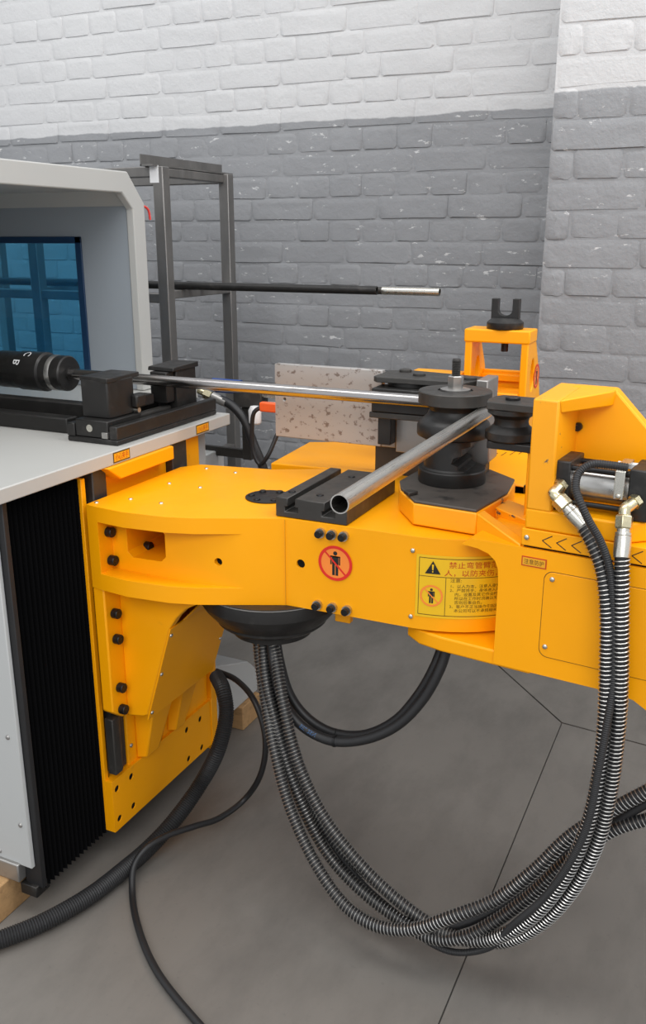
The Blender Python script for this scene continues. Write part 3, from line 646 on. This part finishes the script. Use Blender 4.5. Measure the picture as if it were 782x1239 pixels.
# clamp housing
ch = obj('clamp_housing', B(.268, .47, -.268, -.10, 1.060, 1.100), 'yellow', sa, .004)
bm = nb(); prism(bm, [(.46, -.268), (.62, -.10), (.46, -.10)], 1.060, 1.100); obj('base_end', bm, 'yellow', ch, .004)
obj('left_wall', PR([(-.268, 1.098), (-.10, 1.098), (-.10, 1.322), (-.268, 1.314)], .268, .318, 'yz'), 'yellow_worn', ch, .004)
obj('back_plate', PR([(.30, 1.098), (.62, 1.098), (.62, 1.12), (.50, 1.205), (.385, 1.322), (.30, 1.322)], -.132, -.10, 'xz'), 'yellow', ch, .004)
bm = nb(); hexa(bm, [(.318, -.255, 1.288), (.318, -.13, 1.290), (.385, -.13, 1.290), (.380, -.145, 1.290), (.318, -.266, 1.314), (.318, -.13, 1.322), (.388, -.13, 1.322), (.385, -.150, 1.321)])
obj('top_gusset', bm, 'yellow', ch, .003)
put('bolt', BOLT_S, ch, (.321, -.132, 1.243), (0, -1, 0))
# clamp cylinder lying in the housing
cc = thing('clamp_cylinder', (AX[0], AX[1], 0), 'short hydraulic cylinder with black end caps and steel barrel in the yellow housing', 'hydraulic cylinder', local=True, rz=SA)
def capblk(u0, u1): return obj('end_cap', B(u0, u1, -.252, -.158, 1.101, 1.198), 'black', cc, .003)
capblk(.306, .344); capblk(.452, .492)
obj('barrel', CY((0, -.205, 1.150), .034, .342, .454, (1, 0, 0), 40), 'steel', cc)
for v in (-.238, -.172):
    for z in (1.116, 1.184): obj('tie_rod', CY((0, v, z), .0055, .342, .454, (1, 0, 0), 14), 'bolt', cc)
sb_ = nb(); prism(sb_, [(-.258, 1.140), (-.258, 1.192), (-.238, 1.203), (-.19, 1.203), (-.19, 1.199), (-.236, 1.199), (-.254, 1.190), (-.254, 1.140)], .428, .446, 'yz')
sn = obj('sensor_bracket', sb_, 'zinc', cc, .001); obj('sensor', B(.418, .456, -.21, -.195, 1.188, 1.198), 'letter', cc, .001); obj('sensor_tip', CY((0, -.20, 1.193), .0045, .456, .463, (1, 0, 0), 12), 'pink_cable', cc)
for z in (1.146, ): put('screw', SCREW, sn, (.437, -.258, z), (0, -1, 0))
Rz = Matrix.Rotation(SA, 3, 'Z')
def uv(p): q = Rz @ Vector(p); return Vector((AX[0] + q.x, AX[1] + q.y, q.z))
def tolocal(p): return Rz.inverted() @ (Vector(p) - Vector((AX[0], AX[1], 0)))
def fitting(base, elbow, start, nxt):
    b0, e0 = Vector(base), Vector(elbow); s0 = tolocal(start); d = (s0 - e0); L = d.length; d.normalize()
    f_ = obj('elbow_fitting', sweep(nb(), spline([b0, b0.lerp(e0, .55), e0, e0 + d * .012], .003), .0115, 16), 'brassy', cc)
    obj('union_nut', CY(b0, .0145, -.004, .006, (e0 - b0), 6), 'brassy', f_)
    obj('swivel_nut', LA([(.0135, .010), (.0165, .013), (.0165, .034), (.0135, .037)], e0, d, 6), 'brassy', f_, .001)
    obj('collar', LA([(.0125, .036), (.0125, .042), (.0150, .043), (.0150, .048)], e0, d, 20), 'zinc', f_)
    obj('ferrule', LA([(.0140, .048), (.0155, .050), (.0155, L - .004), (.0148, L + .004), (.0125, L + .004)], e0, d, 24), 'zinc', f_)
HO = {
  'A': [(-0.234,1.645,1.092),(-0.213,1.632,1.065),(-0.188,1.62,1.016),(-0.171,1.61,0.94),(-0.162,1.605,0.844),(-0.154,1.6,0.727),(-0.154,1.598,0.611),(-0.166,1.592,0.489),(-0.199,1.588,0.364),(-0.264,1.59,0.232),(-0.35,1.6,0.138),(-0.435,1.605,0.112),(-0.537,1.615,0.138),(-0.658,1.635,0.195),(-0.77,1.66,0.28),(-0.856,1.69,0.396),(-0.911,1.725,0.522),(-0.961,1.78,0.62),(-0.982,1.8,0.67)],
  'B': [(-0.156,1.615,1.051),(-0.152,1.61,1.009),(-0.143,1.605,0.915),(-0.133,1.6,0.801),(-0.13,1.6,0.697),(-0.132,1.6,0.57),(-0.146,1.6,0.451),(-0.183,1.605,0.327),(-0.242,1.615,0.21),(-0.32,1.63,0.12),(-0.405,1.635,0.092),(-0.496,1.645,0.091),(-0.613,1.655,0.138),(-0.746,1.68,0.204),(-0.849,1.71,0.317),(-0.915,1.745,0.442),(-0.965,1.79,0.569),(-0.983,1.81,0.659)],
  'C': [(-0.165,1.655,1.205),(-0.196,1.648,1.208),(-0.227,1.64,1.208),(-0.246,1.628,1.193),(-0.247,1.612,1.169),(-0.233,1.598,1.143),(-0.215,1.598,1.111),(-0.194,1.604,1.076),(-0.173,1.606,1.023),(-0.156,1.604,0.913),(-0.146,1.596,0.8),(-0.148,1.577,0.723),(-0.155,1.572,0.617),(-0.165,1.572,0.503),(-0.195,1.572,0.397),(-0.24,1.575,0.299),(-0.292,1.58,0.217),(-0.349,1.6,0.116),(-0.424,1.605,0.071),(-0.485,1.615,0.066),(-0.563,1.635,0.09),(-0.668,1.66,0.127),(-0.779,1.69,0.21),(-0.892,1.715,0.361),(-0.956,1.745,0.501),(-1.001,1.79,0.607),(-1.016,1.81,0.652)],
  'D': [(0.26,1.86,0.675),(0.2,1.82,0.61),(0.08,1.74,0.56),(-0.003,1.68,0.604),(-0.07,1.67,0.548),(-0.138,1.66,0.486),(-0.204,1.645,0.418),(-0.269,1.62,0.327),(-0.338,1.6,0.248),(-0.42,1.575,0.195),(-0.509,1.565,0.134),(-0.597,1.565,0.11),(-0.676,1.58,0.12),(-0.764,1.61,0.177),(-0.855,1.65,0.283),(-0.917,1.69,0.403),(-0.967,1.74,0.501),(-1.011,1.79,0.594),(-1.026,1.81,0.651)],
  'E': [(0.24,1.9,0.675),(0.2,1.87,0.58),(0.09,1.78,0.49),(0.007,1.69,0.506),(-0.064,1.685,0.475),(-0.13,1.675,0.433),(-0.201,1.66,0.352),(-0.276,1.64,0.246),(-0.339,1.62,0.176),(-0.405,1.6,0.123),(-0.481,1.6,0.094),(-0.568,1.62,0.1),(-0.67,1.64,0.129),(-0.768,1.665,0.184),(-0.864,1.69,0.325),(-0.927,1.72,0.453),(-0.977,1.76,0.558),(-1.006,1.8,0.659)],
  'F': [(0.3,1.89,0.675),(0.23,1.86,0.585),(0.09,1.79,0.52),(0.001,1.695,0.558),(-0.068,1.69,0.509),(-0.137,1.685,0.436),(-0.221,1.68,0.341),(-0.282,1.665,0.253),(-0.364,1.645,0.167),(-0.452,1.63,0.108),(-0.531,1.63,0.087),(-0.642,1.65,0.101),(-0.763,1.68,0.151),(-0.863,1.71,0.266),(-0.927,1.74,0.419),(-0.978,1.78,0.548),(-1.002,1.81,0.655)],
  'G': [(-0.987,1.8,0.662),(-0.96,1.77,0.602),(-0.931,1.755,0.514),(-0.872,1.745,0.458),(-0.792,1.74,0.44),(-0.708,1.745,0.461),(-0.631,1.76,0.509),(-0.575,1.78,0.582),(-0.543,1.8,0.659),(-0.533,1.82,0.711)],
  'G2': [(-0.987,1.83,0.65),(-0.961,1.81,0.572),(-0.929,1.8,0.499),(-0.88,1.795,0.452),(-0.81,1.79,0.431),(-0.726,1.79,0.445),(-0.65,1.8,0.497),(-0.595,1.815,0.577),(-0.564,1.83,0.65),(-0.554,1.85,0.694)],
  'big': [(-1.274,2,0.385),(-1.222,1.95,0.376),(-1.195,1.92,0.327),(-1.199,1.88,0.235),(-1.238,1.84,0.133),(-1.262,1.735,0.07),(-1.287,1.644,0.034),(-1.298,1.557,0.03),(-1.314,1.445,0.03),(-1.351,1.336,0.03),(-1.389,1.266,0.03),(-1.455,1.178,0.03),(-1.549,1.075,0.03)],
  'thin': [(-1.286,2.02,0.389),(-1.21,2,0.388),(-1.121,1.95,0.365),(-1.078,1.93,0.277),(-1.093,1.93,0.154),(-1.153,1.93,0.047),(-1.179,1.835,0.04),(-1.199,1.74,0.07),(-1.233,1.655,0.085),(-1.255,1.593,0.08),(-1.266,1.559,0.05),(-1.24,1.513,0.012),(-1.148,1.415,0.012),(-1.034,1.327,0.012),(-0.873,1.247,0.012),(-0.742,1.195,0.012)],
  'sm': [(-1.476,2.36,1.131),(-1.412,2.36,1.11),(-1.367,2.36,1.067),(-1.339,2.36,1),(-1.306,2.36,0.925),(-1.287,2.36,0.861)],
  'or': [(-1.258,2.28,1.13),(-1.28,2.27,1.115),(-1.29,2.27,1.06),(-1.286,2.27,0.99),(-1.265,2.27,0.957),(-1.239,2.27,0.985),(-1.221,2.3,1.048)],
}
fitting((.328, -.252, 1.150), (.322, -.275, 1.138), HO['A'][0], HO['A'][1])
fitting((.468, -.252, 1.140), (.455, -.275, 1.128), HO['B'][0], HO['B'][1])

# ================================================================ bend die
bd_ = thing('bend_die', (AX[0], AX[1], 1.058), 'dark grooved bend die with a studded nut on top of the pivot', 'bend die')
cX = (AX[0], AX[1], 0)
obj('base_disc', LA([(0, 1.0578), (.0775, 1.0578), (.0785, 1.060), (.0785, 1.088), (.0765, 1.091), (0, 1.091)], cX, seg=64), 'black', bd_)
pdl = obj('pedestal', LA([(0, 1.091), (.069, 1.091), (.066, 1.095), (.064, 1.15), (.064, 1.163), (0, 1.163)], cX, seg=56), 'black', bd_)
cut(pdl, [PR([(AX[0] + q, z) for q, z in ((.052, 1.20), (.052, 1.150), (.036, 1.146), (.036, 1.130), (.020, 1.125), (.016, 1.112), (.030, 1.106), (.030, 1.098), (.044, 1.094), (.044, 1.085), (.2, 1.085), (.2, 1.20))], AX[1] - .2, AX[1] + .2, 'xz')])
obj('lower_flange', LA([(0, 1.163), (.074, 1.163), (.083, 1.168), (.0845, 1.172), (.0845, 1.190), (.080, 1.199), (.070, 1.207), (.062, 1.215), (.0575, TZ), (.060, 1.234), (.067, 1.242), (0, 1.242)], cX, seg=64), 'black', bd_)
up_ = obj('upper_flange', LA([(0, 1.2405), (.080, 1.2405), (.0835, 1.243), (.0835, 1.268), (.0815, 1.270), (.040, 1.270), (.040, 1.267), (0, 1.267)], cX, seg=64), 'gun', bd_)
obj('washer', LA([(0, 1.267), (.033, 1.267), (.034, 1.269), (.034, 1.273), (.025, 1.2755), (0, 1.2755)], cX, seg=40), 'milled', bd_)
nu = obj('nut', LA([(.0175, 1.2755), (.0178, 1.277), (.0178, 1.301), (.016, 1.303), (.0095, 1.303)], cX, seg=6), 'steel', bd_)
st = nb(); pr_ = []
for k in range(14): pr_ += [(.0105, 1.300 + k * .0029), (.0088, 1.3014 + k * .0029)]
lathe(st, [(0, 1.29)] + [(.0100, 1.29)] + pr_ + [(.0085, 1.341), (0, 1.341)], cX, seg=20); obj('stud', st, 'gun', bd_, smooth=10)
# steel counter block behind the die
cb = thing('wiper_block', (-.55, 2.10, 1.0), 'grey milled steel block with stepped edge standing behind the bend die', 'steel block')
bm = nb(); prism(bm, [(-.600, 1.085), (-.532, 1.080), (-.517, 1.092), (-.517, 1.165), (-.585, 1.165), (-.585, 1.135), (-.597, 1.128), (-.592, 1.112), (-.606, 1.104)], 2.04, 2.115, 'xz'); obj('jaw', bm, 'milled', cb, .004)
obj('stem', B(-.575, -.53, 2.06, 2.10, 1.003, 1.085), 'gun', cb, .003)

# ================================================================ clamp roller on the swing arm
cl = thing('clamp_roller', (AX[0], AX[1], 0), 'black grooved clamp roller between two plates beside the yellow housing', 'roller', local=True, rz=SA)
rc = (.158, -.062, 0)
obj('roller', LA([(0, 1.186), (.052, 1.186), (.0545, 1.189), (.0545, 1.204), (.048, 1.209), (.038, 1.218), (.036, TZ), (.038, 1.234), (.046, 1.241), (.0515, 1.244), (.0515, 1.254), (0, 1.254)], rc, seg=48), 'black', cl)
tp = obj('top_plate', PR([(.108, -.075), (.118, -.112), (.267, -.112), (.267, -.01), (.118, -.01), (.108, -.035)], 1.2545, 1.271), 'gun', cl, .002)
obj('bottom_plate', PR([(.112, -.075), (.122, -.108), (.267, -.108), (.267, -.01), (.122, -.01)], 1.170, 1.1855), 'black', cl, .002)
obj('axle', LA([(0, 1.271), (.016, 1.271), (.016, 1.276), (.014, 1.278), (0, 1.278)], rc, seg=24), 'bolt', cl)
sp_ = obj('support', B(.21, .267, -.10, -.02, 1.03, 1.170), 'yellow', cl, .003)
put('bolt', BOLT_S, sp_, (.155, .03, 1.058), (0, 0, 1)) if False else None

# ================================================================ pressure die assembly behind the tube
ps = thing('pressure_slide', (-.86, 2.35, .95), 'yellow slide bed behind the bent tube with engraved scale', 'machine slide')
obj('bed', PR([(-1.178, 2.175), (-.845, 2.205), (-.845, 2.26), (-.60, 2.26), (-.60, 2.62), (-.90, 2.62), (-1.20, 2.47)], .960, .992), 'yellow', ps, .004)
obj('rear_beam', B(-.86, -.712, 2.36, 2.50, .992, 1.238), 'yellow', ps, .004)
bm = nb(); hexa(bm, [(-.63, 2.13, .99), (-.44, 2.13, .99), (-.44, 2.40, .99), (-.63, 2.40, .99), (-.63, 2.13, 1.03), (-.44, 2.13, 1.02), (-.44, 2.40, 1.075), (-.63, 2.40, 1.085)])
sc = obj('scale_block', bm, 'yellow_sheet', ps, .004)
bm = nb()
for k in range(6): put2d(bm, *bar2d((-.585 + k * .020, 2.25 + k * .012), (-.577 + k * .020, 2.275 + k * .012), .0022), lambda a, b: (a, b, 1.0315 + (b - 2.13) * .2 - (a + .63) * .052))
obj('scale_marks', bm, 'ink_brown', sc)
obj('bracket', B(-.50, -.44, 2.13, 2.16, .90, 1.02), 'yellow', ps, .003)
pp_ = thing('pressure_plate', (-.97, 2.16, 1.0), 'large stained steel plate standing behind the straight tube', 'steel plate')
p1 = obj('plate', B(-1.147, -.835, 2.150, 2.172, 1.077, 1.277), 'rust', pp_, .002)
cut(p1, [CY((-1.118, 0, 1.182), .004, 2.1, 2.2, (0, 1, 0), 14)])
obj('plate_end', B(-.8345, -.795, 2.152, 2.172, 1.077, 1.20), 'milled', pp_, .002)
obj('lower_plate', B(-.790, -.600, 2.140, 2.165, 1.070, 1.245), 'milled', pp_, .002)
obj('foot', B(-.86, -.65, 2.172, 2.235, .9925, 1.12), 'gun', pp_, .003)
pd = thing('pressure_die', (-.72, 2.15, 1.17), 'black pressure die with top plate and roller behind the tube', 'pressure die')
obj('top_plate', PR([(-.826, 2.085), (-.60, 2.090), (-.585, 2.12), (-.580, 2.20), (-.78, 2.235), (-.838, 2.21), (-.838, 2.10)], 1.256, 1.270), 'gun', pd, .002)
obj('second_plate', PR([(-.66, 2.085), (-.59, 2.10), (-.575, 2.16), (-.66, 2.16)], 1.248, 1.256), 'gun', pd, .001)
obj('roller', CY((-.755, 2.155, 0), .062, 1.246, 1.256, seg=48), 'black', pd)
obj('die_block', B(-.83, -.66, 2.065, 2.139, 1.185, 1.245), 'black', pd, .003)
obj('bottom_plate', B(-.835, -.66, 2.064, 2.14, 1.170, 1.1845), 'gun', pd, .002)
obj('hanger', B(-.825, -.790, 2.10, 2.139, 1.095, 1.170), 'black', pd, .002)
for x, y in ((-.735, 2.15), (-.60, 2.14), (-.79, 2.20)): obj('cap', LA([(0, 1.270), (.016, 1.270), (.016, 1.275), (.013, 1.277), (0, 1.277)], (x, y, 0), seg=24), 'gun', pd)
obj('end_block', B(-.574, -.545, 2.10, 2.20, 1.08, 1.276), 'milled', pd, .003)
# rear stand
rs = thing('rear_stand', (-.62, 2.5, .99), 'yellow portal stand with a black fork on top in front of the pillar', 'stand')
def oval(cy, cz, a, b, n=24): return [(cy + a * math.cos(k * 2 * math.pi / n), cz + b * math.sin(k * 2 * math.pi / n)) for k in range(n)]
side = [(2.45, .992), (2.67, .992), (2.67, 1.10), (2.60, 1.25), (2.535, 1.345), (2.45, 1.345)]
for x in (-.707, -.550):
    s_ = obj('side_plate', PR(side, x, x + .020, 'yz'), 'yellow', rs); cut(s_, [PR(oval(2.52, 1.235, .024, .046), x - .03, x + .05, 'yz')])
    md = s_.modifiers.new('edge', 'BEVEL'); md.width = .003; md.segments = 2; md.limit_method = 'ANGLE'; md.angle_limit = math.radians(40)
    if x > -.6: roundel(s_, lambda a, b, h: (x + .0202 + h, 2.575 + a, 1.225 + b), .034, 'orange_sign')
obj('top', PR([(-.710, 1.326), (-.527, 1.326), (-.527, 1.362), (-.710, 1.362)], 2.447, 2.54, 'xz'), 'yellow', rs, .004)
obj('cross_bar', B(-.687, -.55, 2.452, 2.56, 1.165, 1.190), 'yellow', rs, .004); obj('back_panel', B(-.687, -.55, 2.58, 2.60, 1.0, 1.235), 'yellow', rs, .003); obj('cross_rail', B(-.687, -.55, 2.565, 2.60, 1.205, 1.225), 'yellow', rs, .003)
obj('bolt_stub', CY((-.605, 2.49, 0), .010, 1.300, 1.327, seg=8), 'bolt', rs)
fk = thing('tube_fork', (-.607, 2.49, 1.362), 'black two pronged tube support fork on the yellow stand', 'tube support')
fc = (-.607, 2.49, 0)
obj('base', LA([(0, 1.3625), (.0485, 1.3625), (.050, 1.365), (.050, 1.380), (.036, 1.392), (0, 1.392)], fc, seg=40), 'black', fk)
U = [(-.038, 1.390), (.038, 1.390), (.038, 1.443), (.020, 1.443), (.020, 1.414)] + [(.020 * math.cos(a), 1.412 - .014 * math.sin(a)) for a in [k * math.pi / 10 for k in range(1, 10)]] + [(-.020, 1.414), (-.020, 1.443), (-.038, 1.443)]
obj('prongs', PR([(fc[0] + a, b) for a, b in U], 2.478, 2.502, 'xz'), 'black', fk, .001)

# ================================================================ hoses and cables
def hose(name, key, label, group=None):
    t_ = thing(name, HO[key][0], label, 'hose', group)
    obj('rubber_jacket', sweep(nb(), spline(HO[key], .012), .0128, 12), 'rubber', t_)
    obj('spring_guard', coil(nb(), HO[key], .0146, .00125, .0086), 'wire', t_, smooth=60); return t_
hose('hydraulic_hose', 'A', 'spring wrapped hydraulic hose from the angled fitting on the left cylinder cap')
hose('hydraulic_hose', 'B', 'spring wrapped hydraulic hose from the upright fitting on the right cylinder cap')
hose('hydraulic_hose', 'D', 'spring wrapped hose in front of the bundle sweeping up out past the swing arm')
hose('hydraulic_hose', 'E', 'lower spring wrapped hose crossing behind the cylinder hoses')
def cable(name, key, r, label, m='rubber', ribs=0, cat='cable'):
    st_ = ribs / 2 if ribs else .012
    bm = sweep(nb(), spline(HO[key], st_), r, 14, (lambda i: r if i % 2 else r * .88) if ribs else None)
    o = tag(obj(name, bm, m, smooth=60 if not ribs else 20), label, cat); origin_to(o, HO[key][0]); return o
cable('sensor_conduit', 'C', .0078, 'thin ribbed black conduit looping from the cylinder sensor beside the hoses', 'conduit', .0042, 'conduit')
cable('control_cable', 'F', .0105, 'smooth black cable running between the spring wrapped hoses', 'rubber')
g1 = cable('hydraulic_hose', 'G', .0125, 'black rubber hose with blue print looping from the flange to the fork', 'rubber', 0, 'hose')
cable('hydraulic_hose', 'G2', .0115, 'black rubber hose tied behind the blue printed hose under the arm', 'rubber', 0, 'hose')
gp = spline(HO['G'], .004); ORG[g1.name] = HO['G'][0]
i0 = min(range(len(gp)), key=lambda i: (gp[i] - Vector(HO['G'][3])).length)
fr_ = frames(gp)
bm = nb(); v, f = text2d('SEL 2SN', .014); 
def onhose(a, b):
    i = min(len(gp) - 1, i0 + int(a / .004)); p_, e1, e2 = fr_[i]; fr2 = (a / .004) % 1; p_ = p_.lerp(gp[min(i + 1, len(gp) - 1)], fr2)
    toc = (Vector((0, 0, 1.6)) - p_); tg = (gp[min(i + 1, len(gp) - 1)] - gp[max(i - 1, 0)]).normalized(); toc = Vector((.1, -.85, .5)); toc = (toc - tg * toc.dot(tg)).normalized(); sd = toc.cross(tg) * -1
    th = (b - .005) / .0126; return p_ + (toc * math.cos(th) + sd * math.sin(th)) * .0128
obj('printed_text', put2d(bm, v, f, onhose), 'blue_print', g1)
def tie(k, parent):
    p_, e1, e2 = fr_[k]; tg = e1.cross(e2)
    bm = LA([(.0128, -.003), (.0142, -.003), (.0142, .003), (.0128, .003)], p_, tg, 20); cyl(bm, p_ + Vector((0, 0, .012)), .0016, 0, .022, (.1, .1, 1), 6); obj('cable_tie', bm, 'bolt', parent)
tie(int(len(gp) * .46), g1); tie(int(len(gp) * .12), g1)
cable('ribbed_conduit', 'big', .0225, 'thick ribbed black conduit curving from the carriage down along the floor', 'conduit', .0062, 'conduit')
cable('power_cable', 'thin', .0085, 'thin black cable crossing over the thick conduit and across the floor', 'rubber')
sm = thing('air_hose', HO['sm'][0], 'black hose with brass fitting hanging behind the clamp', 'hose')
obj('rubber_jacket', sweep(nb(), spline(HO['sm'], .01), .014, 12), 'rubber', sm)
d0 = (Vector(HO['sm'][1]) - Vector(HO['sm'][0])).normalized(); p0 = Vector(HO['sm'][0])
obj('crimp', CY(p0, .015, -.002, .05, d0, 20), 'milled', sm); obj('hex_nut', CY(p0, .018, -.03, -.004, d0, 6), 'brassy', sm); obj('stem', CY(p0, .011, -.055, -.03, d0, 16), 'brassy', sm)
vb = thing('valve_block', (-1.38, 2.40, 1.08), 'small cluster of blue and steel pneumatic valves behind the clamp', 'valve')
obj('blue_body', CY((0, 2.40, 1.160), .022, -1.50, -1.40, (1, 0, 0), 24), 'blue_part', vb)
obj('manifold', B(-1.42, -1.32, 2.385, 2.43, 1.10, 1.165), 'gun', vb, .003); obj('silver_tube', B(-1.33, -1.20, 2.39, 2.41, 1.135, 1.158), 'zinc', vb, .002)
obj('filter_cup', LA([(.015, 1.055), (.019, 1.06), (.020, 1.098), (.014, 1.11)], (-1.335, 2.37, 0), seg=24), 'letter', vb); obj('bolt_end', CY((0, 2.40, 1.165), .012, -1.26, -1.235, (1, 0, 0), 16), 'bolt', vb)
obj('lower_link', B(-1.36, -1.20, 2.39, 2.405, 1.105, 1.122), 'milled', vb, .001); obj('stem', B(-1.40, -1.37, 2.40, 2.425, .93, 1.10), 'gun', vb, .002); obj('mount_arm', B(-1.60, -1.38, 2.41, 2.425, .93, .96), 'gun', vb, .002)
oc = thing('sensor_plug', HO['or'][0], 'bright orange cable plug with looping black lead beside the stained plate', 'plug')
obj('lead', sweep(nb(), spline(HO['or'], .01), .0065, 10), 'rubber', oc); obj('plug_body', B(-1.262, -1.205, 2.265, 2.285, 1.117, 1.145), 'orange_plug', oc, .004); obj('strap', B(-1.245, -1.1475, 2.285, 2.292, 1.13, 1.145), 'zinc', oc, .001)
